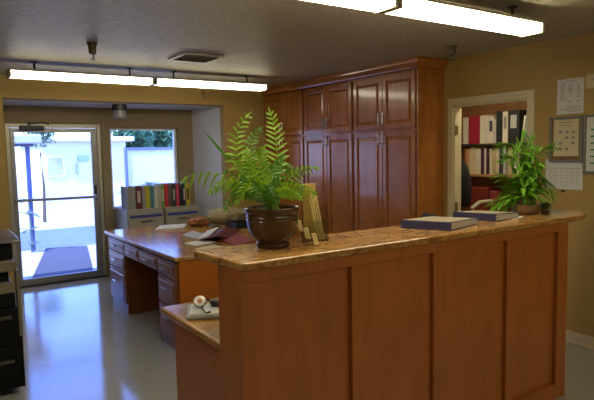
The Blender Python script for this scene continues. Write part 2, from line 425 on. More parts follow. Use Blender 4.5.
# ------------------------------------------------------------------ lights: fluorescent wrap fixtures
def fixture(x0, x1, y0, y1, label, lens=None):
    zb, zt = 2.315, 2.385; t = thing('ceiling_light', label, 'ceiling light', ((x0+x1)/2, (y0+y1)/2, zb), 'fluorescent wraparound ceiling lights')
    yc = (y0+y1)/2; w = (y1-y0)/2
    prof = [(y0-.012, zt-.012), (y0-.006, zb+.022), (y0+.012, zb+.004), (y1-.012, zb+.004), (y1+.006, zb+.022), (y1+.012, zt-.012)]
    MB().loft([[Vector((x, a, b)) for a, b in prof] for x in (x0+.022, x1-.022)]).build('diffuser', lens or LENS, t)
    MB().box(x0, x1, y0-.014, y1+.014, zt-.012, zt+.004).build('housing', HOUS, t, .003)
    for a, b in ((x0, x0+.021), (x1-.021, x1)):
        MB().box(a, b, y0-.014, y1+.014, zb, zt-.012).build('end_cap', HOUS, t, .004)
    for s in (.17, .83):
        x = x0+(x1-x0)*s
        MB().cyl((x, yc, zt), (x, yc, ZC), .009, n=10).cyl((x, yc, ZC-.01), (x, yc, ZC), .03, n=14).build('stem', DMET, t)
    return t
fixture(.765, 2.05, 2.115, 2.255, 'lit fluorescent strip light above the counter, cut off by the top of the photo')
fixture(2.06, 3.31, 2.115, 2.255, 'whole lit fluorescent strip light above the counter, nearer the framed notices')
fixture(.70, 2.03, 5.59, 5.73, 'left strip light of the far pair, before the glass door', LENS2)
fixture(2.04, 3.37, 5.59, 5.73, 'right strip light of the far pair, ending by the tall cabinets', LENS2)
fixture(-.50, .755, 2.115, 2.255, 'added unseen strip light continuing the row above the counter to the left, nearer the copier', LENS2)  # this one and the next are added out of view to light the counter's left end
fixture(-1.77, -.51, 2.115, 2.255, 'added unseen strip light at the left end of the row above the counter', LENS2)
# added strip lights, unseen behind the camera, that brighten the counter front
fixture(.5, 1.75, -1.1, -.96, 'added unseen strip light on the visitors side of the counter, left one')
fixture(1.76, 3.01, -1.1, -.96, 'added unseen strip light on the visitors side of the counter, right one')
fixture(3.02, 4.2, -1.1, -.96, 'added unseen strip light on the visitors side of the counter, end one')
# added storeroom lamp (out of view over the doorway, lights the shelves)
fixture(4.62, 4.92, 3.0, 4.2, 'short added unseen strip light on the storeroom ceiling inside the doorway')

# other ceiling things
g = on(2, ZC, 196, 56)
v = thing('ceiling_vent', 'square louvred air vent in the plaster ceiling', 'vent', (g.x, g.y, ZC-.02))
VX, VY, a = g.x+.02, g.y+.05, .19
GV = plain('grey_vent_metal', (.34, .33, .31), .4, .4)
MB().box(VX-a, VX+a, VY-a, VY-a+.03, ZC-.018, ZC).box(VX-a, VX+a, VY+a-.03, VY+a, ZC-.018, ZC).box(VX-a, VX-a+.03, VY-a+.03, VY+a-.03, ZC-.018, ZC).box(VX+a-.03, VX+a, VY-a+.03, VY+a-.03, ZC-.018, ZC).build('vent_frame', GV, v, .003)
MB().box(VX-a+.03, VX+a-.03, VY-a+.03, VY+a-.03, ZC-.004, ZC).build('backing', plain('vent_shadow_grey', (.14, .13, .12), .8), v)
for i in range(7):
    y = VY-a+.055+i*.046
    MB().box(VX-a+.03, VX+a-.03, y-.018, y+.018, ZC-.014, ZC-.011, rot=(.6, 0, 0)).build('slat', GV, v)
def sprinkler(x, y, zt, lab, L=.05):
    t = thing('sprinkler_head', lab, 'sprinkler', (x, y, zt-L-.06), 'ceiling sprinkler heads')
    MB().lathe([(0, .002), (.040, .002), (.040, 0), (.042, -.008), (.032, -.022), (.028, -L), (.015, -L-.008), (0, -L-.008)], (x, y, zt), 18).build('cup', DBR, t, smooth=True)
    MB().tube([(x-.008, y, zt-L), (x-.016, y, zt-L-.02), (x-.006, y, zt-L-.045)], .0035).tube([(x+.008, y, zt-L), (x+.016, y, zt-L-.02), (x+.006, y, zt-L-.045)], .0035).build('yoke', STEEL, t)
    MB().cyl((x, y, zt-L-.048), (x, y, zt-L-.044), .022, n=14).cyl((x, y, zt-L-.044), (x, y, zt-L-.005), .004, n=8).build('deflector', DMET, t)
    return t
g = on(2, ZC, 92, 43); sprinkler(g.x, g.y, ZC, 'dark brass sprinkler head on the ceiling left of the air vent', .08)
g = on(2, ZC, 452, 46); sprinkler(g.x, g.y, ZC, 'sprinkler head on the ceiling beside the cabinet crown', .07)
t = thing('sprinkler_head', 'small sprinkler head on the mustard wall under the far strip light', 'sprinkler', (3.08, YH-.06, 2.30), 'ceiling sprinkler heads')
MB().cyl((3.08, YH-.06, 2.385), (3.08, YH, 2.385), .014, n=12).cyl((3.08, YH-.012, 2.385), (3.08, YH+.002, 2.385), .028, n=16).cyl((3.08, YH-.055, 2.385), (3.08, YH-.055, 2.335), .012, n=12).build('cup', BRASS, t)
MB().cyl((3.08, YH-.055, 2.30), (3.08, YH-.055, 2.304), .02, n=12).cyl((3.08, YH-.055, 2.304), (3.08, YH-.055, 2.335), .004, n=8).build('deflector', DMET, t)
t = thing('canister_light', 'round unlit canister light on the recess ceiling over the door', 'ceiling light', (2.08, 6.99, 2.06))
MB().cyl((2.08, 6.99, 2.15), (2.08, 6.99, 2.224), .088, n=28).build('base', DMET, t)
MB().lathe([(0, 2.06), (.062, 2.06), (.078, 2.075), (.08, 2.15), (0, 2.15)], (2.08, 6.99, 0), 28).build('lens', DIMLENS, t, smooth=True)

# ------------------------------------------------------------------ tall cabinets
XC, YC0 = 3.972, 3.82
def raised(mb_f, mb_p, x, y0, y1, z0, z1, st=.055):
    """door face towards -x; frame mesh + raised panel mesh"""
    mb_f.box(x, x+.022, y0, y0+st, z0, z1).box(x, x+.022, y1-st, y1, z0, z1).box(x, x+.022, y0+st, y1-st, z0, z0+st).box(x, x+.022, y0+st, y1-st, z1-st, z1)
    a, b, c, d = y0+st+.006, y1-st-.006, z0+st+.006, z1-st-.006; k = .028
    mb_p.box(x+.014, x+.02, y0+st, y1-st, z0+st, z1-st)
    mb_p.loft([[Vector((x+.014, a, c)), Vector((x+.014, b, c)), Vector((x+.014, b, d)), Vector((x+.014, a, d))],
               [Vector((x+.002, a+k, c+k)), Vector((x+.002, b-k, c+k)), Vector((x+.002, b-k, d-k)), Vector((x+.002, a+k, d-k))]])
def barpull(mb, p, q, out, r=.0055):
    p, q, out = Vector(p), Vector(q), Vector(out); d = (q-p).normalized()
    mb.cyl(p+out, q+out, r, n=10)
    for s in (p+d*.012, q-d*.012): mb.cyl(s, s+out, r*.9, n=8)
labs = ['tall cherry pantry cabinet nearest the doorway, with a plain end panel', 'middle cherry pantry cabinet of the three in the row', 'farthest cherry pantry cabinet, partly behind the palm fronds']
cab0 = None
for i in range(3):
    y0 = YC0+.02+i*.957; y1 = y0+.955
    if i == 0:
        t = cab0 = thing('pantry_cabinet', labs[0], 'cabinet', (4.15, (y0+y1)/2, 0), 'tall pantry cabinets')
        MB().box(XC+.024, XW-.002, y0, y1, .09, 2.375).build('carcass', MW, t, .002)
        MB().box(XC+.07, XW-.002, y0, y1, 0, .09).build('toe_kick', MW, t)
        for z0, z1, hz in ((.115, 1.79, 1.66), (1.815, 2.355, 1.86)):
            for s in (0, 1):
                a = y0+.018+s*.462; b_ = a+.457
                f, pn = MB(), MB(); raised(f, pn, XC, a, b_, z0, z1)
                dr = f.build('door', MW, t, .004); pn.build('door_panel', MW, dr)
                hy = (b_-.03) if s == 0 else (a+.03)
                mb = MB(); barpull(mb, (XC, hy, hz), (XC, hy, hz+.125), (-.03, 0, 0), .0075); mb.build('handle', STEEL, dr)
    else:
        dup(cab0, (4.15, (y0+y1)/2, 0), labs[i])
MB().box(XC+.004, XW-.002, YC0, YC0+.019, 0, 2.375).build('end_panel', MW, cab0, .002)
# crown moulding along the front and round the end
prof = [(0, 2.375), (.012, 2.378), (.016, 2.392), (.034, 2.415), (.050, 2.428), (.052, 2.44), (.060, 2.444), (.060, 2.466), (0, 2.466)]
path = [((XW-.002, YC0), (0, -1)), ((XC, YC0), (-1, -1)), ((XC, 6.71), (-1, 0))]
loops = [[Vector((px+nx*u, py+ny*u, z)) for u, z in prof] for (px, py), (nx, ny) in path]
tag(MB().loft(loops).build('crown_moulding', MWH, None), 'stepped cherry crown moulding running along the tops of the tall cabinets', 'moulding')

# ------------------------------------------------------------------ storeroom contents
bs = thing('bookshelf', 'wooden storeroom bookshelf seen through the open doorway', 'bookshelf', (5.6, 4.0, 0))
SX = 5.42
for y in (2.95, 4.98): MB().box(SX, 5.775, y-.02, y, 0, 2.2).build('side_panel', MSH, bs, .002)
for z in (.35, .78, 1.300, 1.655): MB().box(SX, 5.775, 2.95, 4.96, z-.028, z).build('shelf', MSH if z != 1.655 else plain('dark_shelf', (.03, .025, .02), .5), bs, .002)
MB().box(SX, 5.775, 2.93, 4.98, 2.2, 2.225).build('top_board', MSH, bs, .002)
MB().box(5.765, 5.775, 2.95, 4.96, .35, 2.2).build('back_panel', MSH, bs)
bookmats = {}
def bm_(c):
    if c not in bookmats: bookmats[c] = plain('binder_cover', c, .5, var=.06)
    return bookmats[c]
def book_shelf_binder(y1, w, z, h, c, label, group, lab=None, lean=0, dx=.22, name='binder'):
    """spine faces -x; stands on z; y1 = its left end in the photo (larger y)"""
    y0 = y1-w; t = thing(name, label, name, (SX+.04+dx/2, (y0+y1)/2, z), group)
    rot = (lean, 0, 0); pv = (SX, y0 if lean < 0 else y1, z)
    x0 = SX+.035; k = .004
    MB().box(x0, x0+k, y0, y1, z, z+h, rot, pv).box(x0+k, x0+dx, y0, y0+k, z, z+h, rot, pv).box(x0+k, x0+dx, y1-k, y1, z, z+h, rot, pv).build('cover', bm_(c), t, .0015)
    MB().box(x0+k+.003, x0+dx-.006, y0+k, y1-k, z+.004, z+h-.008, rot, pv).build('pages', PAPER, t)
    if lab: MB().box(x0-.0015, x0-.0002, y0+w*.22, y1-w*.22, z+h*.45, z+h*.85, rot, pv).build('spine_label', bm_(lab), t)
    return t
SW = (.52, .47, .38); BK = (.012, .013, .018); MRN = (.20, .012, .02); NV = (.03, .035, .09); TAN = (.42, .30, .18)
def yat(px, z): return on(0, SX+.035, px, z).y
# top row: pixel columns of the spines
GT = 'binders on the upper storeroom shelf'
rows = [(463, 466, SW, 2, 'narrow white binder at the far left of the upper storeroom shelf', None, 0), (466.2, 468.4, (.45, .42, .38), 2, 'slim grey binder just left of the crimson binder on the upper shelf', None, 0),
        (468.6, 479.5, (.27, .01, .03), 1, 'wide crimson binder on the upper storeroom shelf', None, 0), (480, 484, SW, 1, 'white binder right of the crimson binder', None, 0),
        (484.3, 488, (.48, .44, .40), 1, 'cream binder, second right of the crimson binder', None, 0), (488.3, 493.5, (.50, .45, .38), 3, 'white binder with a dark curved spine label', NV, 0),
        (494, 496, (.38, .36, .36), 6, 'low grey booklet left of the narrow black binder', None, 0), (496.2, 502.2, BK, -2, 'narrower all black binder left of the dotted white binder', None, 0),
        (502.6, 507.6, SW, -1, 'white binder with a dotted spine between two black binders', (.2, .18, .2), 0), (508, 519, BK, -2, 'wide black binder with a pale spine oval on the upper shelf', (.35, .35, .38), 0),
        (521, 523, SW, 4, 'white folder leaning right of the wide black binder', None, .12), (526, 529, (.28, .32, .38), 3, 'grey blue folder near the right end of the upper shelf', None, 0), (529.2, 531, SW, 3, 'white folder against the right door casing on the upper shelf', None, 0)]
for a, b_, c, dz, l, lb, ln in rows:
    ya, yb = yat(a, 130), yat(b_, 130); book_shelf_binder(ya, ya-yb, 1.655, .338-dz*.011, c, l, GT, lb, ln)
GB = 'books on the lower storeroom shelf'
low = [(462, 464.5, (.06, .03, .02), 'dark brown book at the far left of the lower shelf'), (464.8, 467.3, (.35, .13, .05), 'rust orange book on the lower storeroom shelf'), (467.5, 470, TAN, 'slim tan book right of the rust orange book'),
       (470.2, 475, (.52, .42, .28), 'wider pale tan binder on the lower storeroom shelf'), (475.3, 480.5, SW, 'wide cream binder left of the purple books'), (481, 484, (.07, .02, .06), 'dark purple book with cream binder on its left'),
       (484.3, 486, SW, 'thin white book between the dark purple books'), (486.2, 489.5, (.06, .02, .05), 'dark plum book between two thin white books'), (489.7, 491.5, SW, 'thin white book right of the dark plum book'),
       (492.5, 496, (.40, .28, .18), 'light brown book left of the pale tan book'), (496.2, 499, (.48, .40, .30), 'pale tan book next to the navy book'), (499.3, 503, (.025, .025, .06), 'navy book on the lower storeroom shelf'), (503.3, 505.5, (.42, .38, .42), 'thin lavender grey book right of the navy book'), (508, 512, TAN, 'tan book partly behind the bamboo leaves'), (514, 519, SW, 'cream binder mostly behind the bamboo leaves')]
for i, (a, b_, c, l) in enumerate(low):
    ya, yb = yat(a, 155), yat(b_, 155); book_shelf_binder(ya, ya-yb, 1.300, .318-(i % 3)*.010, c, l, GB, None, 0, .22, 'book')
RED = (.17, .022, .012); RED2 = (.20, .03, .03)
for a, b_, h, c, l in ((467, 488, .37, RED, 'wide brick red file box on the low storeroom shelf'), (489.5, 496.5, .33, RED2, 'narrow dull red file box beside the wide red one')):
    ya, yb = yat(a, 200), yat(b_, 200); t = thing('file_box', l, 'box', (SX+.15, (ya+yb)/2, .78))
    MB().box(SX+.02, SX+.30, yb, ya, .78, .78+h).build('body', bm_(c), t, .018)
    MB().cyl((SX+.0195, (ya+yb)/2, .95), (SX+.021, (ya+yb)/2, .95), .018, n=16).build('finger_ring', BRASS, t)
# black office chair just inside
ch = thing('office_chair', 'black high back office chair just inside the storeroom doorway', 'chair', (4.86, 4.07, 0))
c0 = on(0, 4.78, 461, 178)
cx_, cyy = 4.80, c0.y+.12
loops = []
for z, w, d in ((.98, .19, .03), (1.02, .23, .05), (1.15, .245, .06), (1.30, .23, .055), (1.42, .19, .045), (1.47, .14, .02)):
    loops.append([Vector((cx_+d*math.cos(2*PI*k/20)*1.0, cyy+w*math.sin(2*PI*k/20), z)) for k in range(20)])
MB().loft(loops).build('backrest', BLKF, ch, smooth=True)
MB().box(cx_, cx_+.46, cyy-.23, cyy+.23, .45, .54).build('seat', BLKF, ch, .035)
MB().tube([(cx_, cyy, 1.05), (cx_-.07, cyy, .8), (cx_-.02, cyy, .5), (cx_+.2, cyy, .46)], .022).build('back_bracket', BLACK, ch)
MB().tube([(cx_+.02, cyy-.25, .52), (cx_+.0, cyy-.27, .72), (cx_-.02, cyy-.27, .98), (cx_+.1, cyy-.27, 1.03), (cx_+.3, cyy-.27, 1.03)], .022).build('armrest', plain('beige_plastic', (.38, .34, .24), .6), ch)
MB().cyl((cx_+.22, cyy, .1), (cx_+.22, cyy, .45), .03).build('post', BLACK, ch)
for k in range(5):
    a = k*2*PI/5; x2, y2 = cx_+.22+.26*math.cos(a), cyy+.26*math.sin(a)
    MB().tube([(cx_+.22, cyy, .11), (x2, y2, .06)], .02, .014).sph((x2, y2, .03), .03).build('leg', BLACK, ch)
ch.location = (cx_, cyy, 0)
for k in kids(ch):
    for v_ in k.data.vertices: v_.co += Vector((4.86-cx_, 4.07-cyy, 0))

# ------------------------------------------------------------------ reception counter
YF, YK, ZU, ZT = 1.95, 2.165, 1.13, 1.165
CX0, CX1 = 1.032, 3.365
ct = thing('reception_counter', 'tall cherry panelled reception counter body in the foreground', 'counter', (2.2, 2.05, 0))
MB().box(CX0+.02, CX1-.02, YF+.0305, YK-.0, 0, ZU).build('core', MWC, ct)
fm = MB().box(CX0, CX1, YF, YF+.030, 1.075, ZU).box(CX0, CX1, YF, YF+.030, 0, .098)
edges = [CX0, 1.60, 2.14, 2.745, 3.255]
sw = [.068, .06, .06, .06, CX1-3.255]
for x, w in zip(edges, sw): fm.box(x, x+w, YF, YF+.030, .098, 1.075)
fm.build('face_frame', MWC, ct, .0025)
for x, w, n in zip(edges, sw, edges[1:]):
    MB().box(x+w, n, YF+.024, YF+.030, .098, 1.075).build('panel', MWC, ct)
MB().box(CX0, CX0+.019, YF+.0305, YK, 0, ZU).build('end_panel', MWC, ct, .0025)
MB().box(CX1-.019, CX1, YF+.0305, YK, 0, ZU).build('end_panel', MWC, ct, .0025)
# granite bar top: clipped left end, rounded right end
poly = [(1.003, 2.352), (1.028, 1.965), (1.034, 1.938), (1.05, 1.927), (3.40, 1.925)]
for k in range(1, 8):
    a = -PI/2+k*PI/14; poly.append((3.40+.325*math.cos(a), 1.925+.20+.20*math.sin(a)))
for k in range(0, 7):
    a = k*PI/12; poly.append((3.44+.285*math.cos(a), 2.125+.225*math.sin(a)))
poly += [(3.40, 2.352)]
tag(MB().prism(poly, ZU, ZT).build('bar_top', GR, None, .014, seg=4), 'long polished granite bar top capping the reception counter', 'countertop')
# lower work surface behind
lw = thing('work_counter', 'low cherry work counter behind the reception counter with finished end panel', 'counter', (2.2, 2.55, 0))
MB().box(1.10, 1.12, 2.19, 2.87, 0, .724).build('end_panel', MWC, lw, .002)
MB().box(1.12, 3.28, 2.85, 2.87, .62, .724).build('apron', MWC, lw, .002)
MB().box(3.28, 3.30, 2.19, 2.87, 0, .724).build('end_panel', MWC, lw, .002)
tag(MB().box(1.05, 3.32, 2.169, 2.95, .725, .76).build('worktop', GR, None, .012, seg=4), 'lower granite worktop carrying the telephone behind the reception counter', 'countertop')

# telephone with headset on the low worktop
tp = thing('telephone', 'grey desk telephone on the low granite worktop', 'telephone', (1.27, 2.62, .76))
G2 = plain('grey_plastic', (.30, .30, .28), .5, var=.05); G3 = plain('pale_grey_plastic', (.50, .50, .47), .5, var=.05)
a, b_ = Vector((1.066, 2.612)), Vector((1.150, 2.80))
mb = MB(); e = .24
q = [a, Vector((a.x+e, a.y-.12)), Vector((b_.x+e, b_.y-.12)), b_]
mb.loft([[Vector((p.x, p.y, .76)) for p in q], [Vector((p.x, p.y, z)) for p, z in zip(q, (.785, .785, .792, .792))]]); mb.build('base', G2, tp, .008)
c = sum(q, Vector((0, 0)))/4
mb = MB(); q2 = [c+(p-c)*.86 for p in q]
mb.loft([[Vector((p.x, p.y, z)) for p, z in zip(q2, (.783, .783, .790, .790))], [Vector((p.x, p.y, z)) for p, z in zip(q2, (.789, .789, .796, .796))]]); mb.build('keypad', G3, tp, .003)
hs = thing('headset', 'silver rimmed telephone headset lying on the grey telephone', 'headset', (1.23, 2.745, .806))
g = on(2, .80, 200, 306.5); h0 = Vector((g.x, g.y, .826)); n0 = Vector((-.30, -.70, .55)).normalized()
MB().cyl(h0-n0*.014, h0+n0*.010, .033, n=24).build('ear_cup', STEEL, hs, .009, seg=3)
MB().cyl(h0+n0*.010, h0+n0*.013, .014, n=20).build('ear_pad', plain('rust_foam', (.40, .17, .09), .9), hs, .002)
g = on(2, .80, 216, 304.5); h1 = Vector((g.x, g.y, .812))
MB().cyl(h1-Vector((0, 0, .012)), h1+Vector((.003, 0, .012)), .034, n=24).build('ear_cup', BLACK, hs, .008, seg=3)
MB().tube([h0+Vector((.02, .02, .0)), h0.lerp(h1, .35)+Vector((.02, .05, .0)), h0.lerp(h1, .7)+Vector((.02, .05, -.005)), h1+Vector((0, .025, .0))], .005).build('headband', BLACK, hs, smooth=True)
g1, g2 = on(2, .80, 203, 310), on(2, .80, 206, 313)
MB().tube([h0+Vector((.005, -.01, -.022)), Vector((g1.x, g1.y, .803)), Vector((g2.x, g2.y, .801)), Vector((g2.x+.02, g2.y, .801))], .004).sph((g2.x+.02, g2.y, .803), .006).build('microphone_boom', BLACK, hs, smooth=True)
hs.location.z = hs.location.z

# ------------------------------------------------------------------ desk
XD, DZ = 1.628, .79
DKW = wood('desk_cherry', (.22, .075, .018), .38, 2, .1)
DKH = wood('desk_drawer_cherry', (.26, .09, .022), .36, 1, .12)
dk = thing('desk', 'long cherry pedestal desk with a granite top by the glass door', 'desk', (2.2, 5.2, 0))
MB().box(1.61, 2.78, 4.135, 6.185, .755, DZ).build('desk_top', GR, dk, .010, seg=3)
MB().box(XD+.02, 2.75, 4.17, 4.60, .09, .754).build('pedestal', DKW, dk, .002)
MB().box(XD+.02, 2.75, 5.53, 6.09, .09, .754).build('pedestal', DKW, dk, .002)
MB().box(XD+.018, 2.75, 4.18, 4.59, 0, .09).build('plinth', DKW, dk)
MB().box(XD+.018, 2.75, 5.54, 6.08, 0, .09).build('plinth', DKW, dk)
MB().box(XD+.02, 2.75, 4.150, 4.169, 0, .754).build('end_panel', MWD, dk, .002)
MB().box(2.72, 2.75, 4.60, 5.53, .02, .754).build('modesty_panel', DKW, dk)
MB().box(XD+.02, 2.2, 4.60, 5.53, .60, .754).build('apron', DKW, dk)
def drawer(y0, y1, z0, z1):
    x = XD; mb = MB().box(x, x+.02, y0, y1, z0, z1)
    k = .03
    if z1-z0 > .09:
        mb.loft([[Vector((x, y0+k, z0+k)), Vector((x, y1-k, z0+k)), Vector((x, y1-k, z1-k)), Vector((x, y0+k, z1-k))],
                 [Vector((x-.007, y0+k+.012, z0+k+.012)), Vector((x-.007, y1-k-.012, z0+k+.012)), Vector((x-.007, y1-k-.012, z1-k-.012)), Vector((x-.007, y0+k+.012, z1-k-.012))]])
    d = mb.build('drawer', DKH, dk, .003)
    m = (y0+y1)/2; h = MB(); zz = (z0+z1)/2 if z1-z0 < .2 else z0+(z1-z0)*.62
    barpull(h, (x-.005, m-.06, zz), (x-.005, m+.06, zz), (-.028, 0, 0), .006); h.build('handle', STEEL, d)
for z0, z1 in ((.60, .735), (.365, .585), (.105, .35)): drawer(4.18, 4.585, z0, z1)
for z0, z1 in ((.62, .735), (.445, .605), (.105, .43)): drawer(5.545, 6.08, z0, z1)
drawer(4.61, 5.08, .61, .735); drawer(5.10, 5.525, .61, .735)
dk.location.z = 0

# things on the desk
def quad_at(pxs, z):
    return [on(2, z, *p) for p in pxs]
def sheet(name, pxs, z, h, mat, label, cat, group=None, bev=.001):
    q = quad_at(pxs, z); t = MB().loft([[Vector((p.x, p.y, z)) for p in q], [Vector((p.x, p.y, z+h)) for p in q]]).build(name, mat, None, bev)
    return tag(t, label, cat, group)
Z0 = DZ+.0005
sheet('paper_stack', [(155, 231), (184, 229), (187, 225), (160, 227)], Z0, .018, PAPER, 'stack of white paper at the far end of the desk', 'paper', 'loose papers on the desk')
sheet('paper', [(184, 243.5), (197, 246), (217, 242), (203, 239.5)], Z0, .003, PAPER, 'white sheet lying in front of the open maroon folder', 'paper', 'loose papers on the desk')
sheet('paper', [(195, 249), (206, 252), (225, 247.5), (213, 244.5)], Z0+.003, .003, CREAMP, 'cream sheet half hidden by the granite bar top corner', 'paper', 'loose papers on the desk')
sheet('newspaper', [(182, 236), (196, 239.5), (206, 235), (192, 231.5)], Z0, .010, plain('newsprint', (.38, .38, .42), .8, var=.3, scale=60), 'folded grey newsprint beside the open maroon folder', 'newspaper')
# open maroon folder
fo = thing('folder', 'open maroon folder with white pages on the desk', 'folder', tuple(on(2, DZ, 216, 236)))
A, B, Cc, D = [on(2, DZ, *p) for p in ((197, 241), (216, 243), (226, 233), (207, 232))]
MRM = plain('maroon_cover', (.10, .012, .018), .5)
def flap(p0, p1, p2, p3, h0, h1, th, mat, name):
    lo = [Vector((p.x, p.y, DZ+.001+h)) for p, h in zip((p0, p1, p2, p3), (h0, h1, h1, h0))]
    MB().loft([lo, [v+Vector((0, 0, th)) for v in lo]]).build(name, mat, fo, .001)
flap(A, B, Cc, D, 0, .055, .006, MRM, 'cover')
E_, F_ = on(2, DZ, 232, 239), on(2, DZ, 240, 230)
flap(B, E_, F_, Cc, .055, .0, .006, MRM, 'cover')
flap(A.lerp(B, .02), A.lerp(B, .62), D.lerp(Cc, .62), D.lerp(Cc, .05), .008, .045, .012, PAPER, 'pages')
sheet('red_folder', [(219, 240), (236, 247), (256, 242), (240, 235)], Z0, .014, plain('red_card', (.24, .025, .03), .6), 'closed red folder in front of the open maroon one', 'folder')
# brown crumpled paper bag, beige sack, black tray
def blob(name, px, z, r, sc, mat, label, cat, jit=.16, sub=3, seed=1):
    g = on(2, z, *px); rg = random.Random(seed); mb = MB().ico((g.x, g.y, z+r*sc[2]*.9), r, sc, sub, jit, rg)
    for v_ in mb.bm.verts: v_.co.z = max(v_.co.z, z+.001)
    return tag(mb.build(name, mat, None, smooth=False), label, cat)
blob('paper_bag', (200, 226), DZ, .11, (1.3, .9, .5), plain('brown_kraft', (.26, .11, .045), .8, var=.25, scale=18), 'crumpled brown paper bag on the desk before the grey wall', 'bag', seed=4)
blob('cloth_sack', (227, 224), DZ, .19, (1.35, .9, .55), plain('beige_canvas', (.27, .23, .14), .9, var=.2, scale=14, bmp=.4), 'beige cloth sack slumped behind the open folder', 'bag', .05, seed=9)
g = on(2, DZ, 243, 227)
tr = thing('letter_tray', 'black plastic letter tray on the desk behind the palm pot', 'tray', (g.x, g.y, DZ))
MB().box(g.x-.15, g.x+.15, g.y-.12, g.y+.12, DZ+.001, DZ+.008).build('base', BLACK, tr)
for a in ((g.x-.15, g.x-.142, g.y-.12, g.y+.12), (g.x+.142, g.x+.15, g.y-.12, g.y+.12), (g.x-.142, g.x+.142, g.y+.112, g.y+.12), (g.x-.142, g.x+.142, g.y-.12, g.y-.112)):
    MB().box(*a, DZ+.008, DZ+.065).build('side', BLACK, tr, .002)

# ------------------------------------------------------------------ file cabinets with binders under the window
fc = None
for i, x0 in enumerate((2.09, 2.583)):
    x1 = x0+.475
    if i == 0:
        fc = thing('file_cabinet', 'left grey file cabinet with blue stripe under the window', 'cabinet', ((x0+x1)/2, 7.15, 0), 'grey file cabinets')
        MB().box(x0, x1, 6.91, 7.415, .02, .92).build('body', GREY, fc, .006)
        for z0, z1 in ((.06, .34), (.35, .63), (.64, .89)):
            d = MB().box(x0+.012, x1-.012, 6.89, 6.909, z0, z1).build('drawer', GREY, fc, .004)
            MB().box(x0+.03, x1-.03, 6.886, 6.8895, z1-.075, z1-.04).build('stripe', BLUE, d)
            MB().box(x0+.16, x1-.16, 6.872, 6.8895, z1-.125, z1-.105).build('handle', STEEL, d, .003)
        for a in (x0+.04, x1-.04):
            for b_ in (6.95, 7.37): MB().cyl((a, b_, 0), (a, b_, .02), .02, n=10).build('foot', BLACK, fc)
    else: dup(fc, ((x0+x1)/2, 7.15, 0), 'right grey file cabinet with blue stripe beside the grey recess wall')
FB = [(127.5, 135.5, (.24, .25, .24), None, 'grey binder at the left end of the row'), (135.8, 142.2, (.10, .012, .03), (.4, .35, .33), 'maroon binder with a pale spine label'),
      (142.5, 145, (.22, .25, .30), None, 'slim slate binder right of the maroon binder'), (145.2, 150.3, (.38, .38, .04), None, 'olive yellow binder in the left half of the row'),
      (150.6, 154, (.05, .20, .26), None, 'teal binder right of the olive yellow one'), (154.3, 158.5, (.45, .46, .45), None, 'white binder right of the teal binder'),
      (158.8, 161.5, (.40, .38, .34), None, 'cream binder left of the lime green one'), (161.8, 164.2, (.18, .36, .06), (.5, .52, .5), 'lime green binder in the middle of the row'),
      (164.6, 168.6, (.45, .03, .06), None, 'bright red binder in the middle of the row'), (169, 172, (.10, .09, .10), None, 'charcoal binder right of the bright red one'),
      (172.3, 176, (.03, .03, .035), (.35, .35, .35), 'black binder with a grey spine label'), (176.3, 179.2, (.48, .05, .12), None, 'pinkish red binder in the right half of the row'),
      (179.5, 182.6, (.015, .015, .03), None, 'black binder right of the pinkish red one'), (182.9, 185.8, (.02, .03, .10), (.45, .45, .48), 'navy binder with a pale spine label'), (186.1, 190, (.50, .38, .03), (.03, .03, .03), 'golden yellow binder with a dark spine label at the right end')]
YBN = 6.96
for a, b_, c, lb, l in FB:
    xa, xb = on(1, YBN, a, 197).x, on(1, YBN, b_, 197).x; h = .30 if xa > 2.55 else .285
    t = thing('binder', l+' on the grey cabinets', 'binder', ((xa+xb)/2, YBN+.13, .92), 'binders on the grey file cabinets'); k = .004
    # a binder may bridge the gap between the cabinets
    MB().box(xa, xb, YBN, YBN+k, .9205, .92+h).box(xa, xa+k, YBN+k, YBN+.27, .9205, .92+h).box(xb-k, xb, YBN+k, YBN+.27, .9205, .92+h).build('cover', bm_(c), t, .0015)
    MB().box(xa+k, xb-k, YBN+k+.003, YBN+.26, .926, .92+h-.01).build('pages', PAPER, t)
    if lb: MB().box(xa+(xb-xa)*.25, xb-(xb-xa)*.25, YBN-.0015, YBN-.0002, 1.0, 1.15).build('spine_label', bm_(lb), t)

# ------------------------------------------------------------------ palm in a brown pot
PX, PY = 1.335, 2.195
pt = thing('potted_palm', 'feathery green palm in a glazed brown pot on the granite bar top', 'plant', (PX, PY, ZT))
prof = [(0, .001), (.075, .001), (.078, .006), (.078, .022), (.072, .027), (.088, .040), (.106, .065), (.116, .095), (.119, .122), (.1225, .127), (.1195, .132), (.1195, .138), (.123, .143), (.120, .148), (.120, .156),
        (.121, .162), (.128, .168), (.130, .176), (.128, .184), (.122, .186), (.113, .182), (.108, .165), (.105, .15), (0, .15)]
MB().lathe(prof, (PX, PY, ZT), 48).build('pot', POT, pt, smooth=True)
MB().lathe([(0, .165), (.06, .168), (.106, .158), (0, .151)], (PX, PY, ZT), 28).build('soil', SOIL, pt, smooth=True)
rp = random.Random(21)
DP = (Vector((PX, PY, ZT+.2))-CAM).dot(FW)
def bez(p0, p1, p2, t): return p0*(1-t)**2 + p1*2*t*(1-t) + p2*t*t
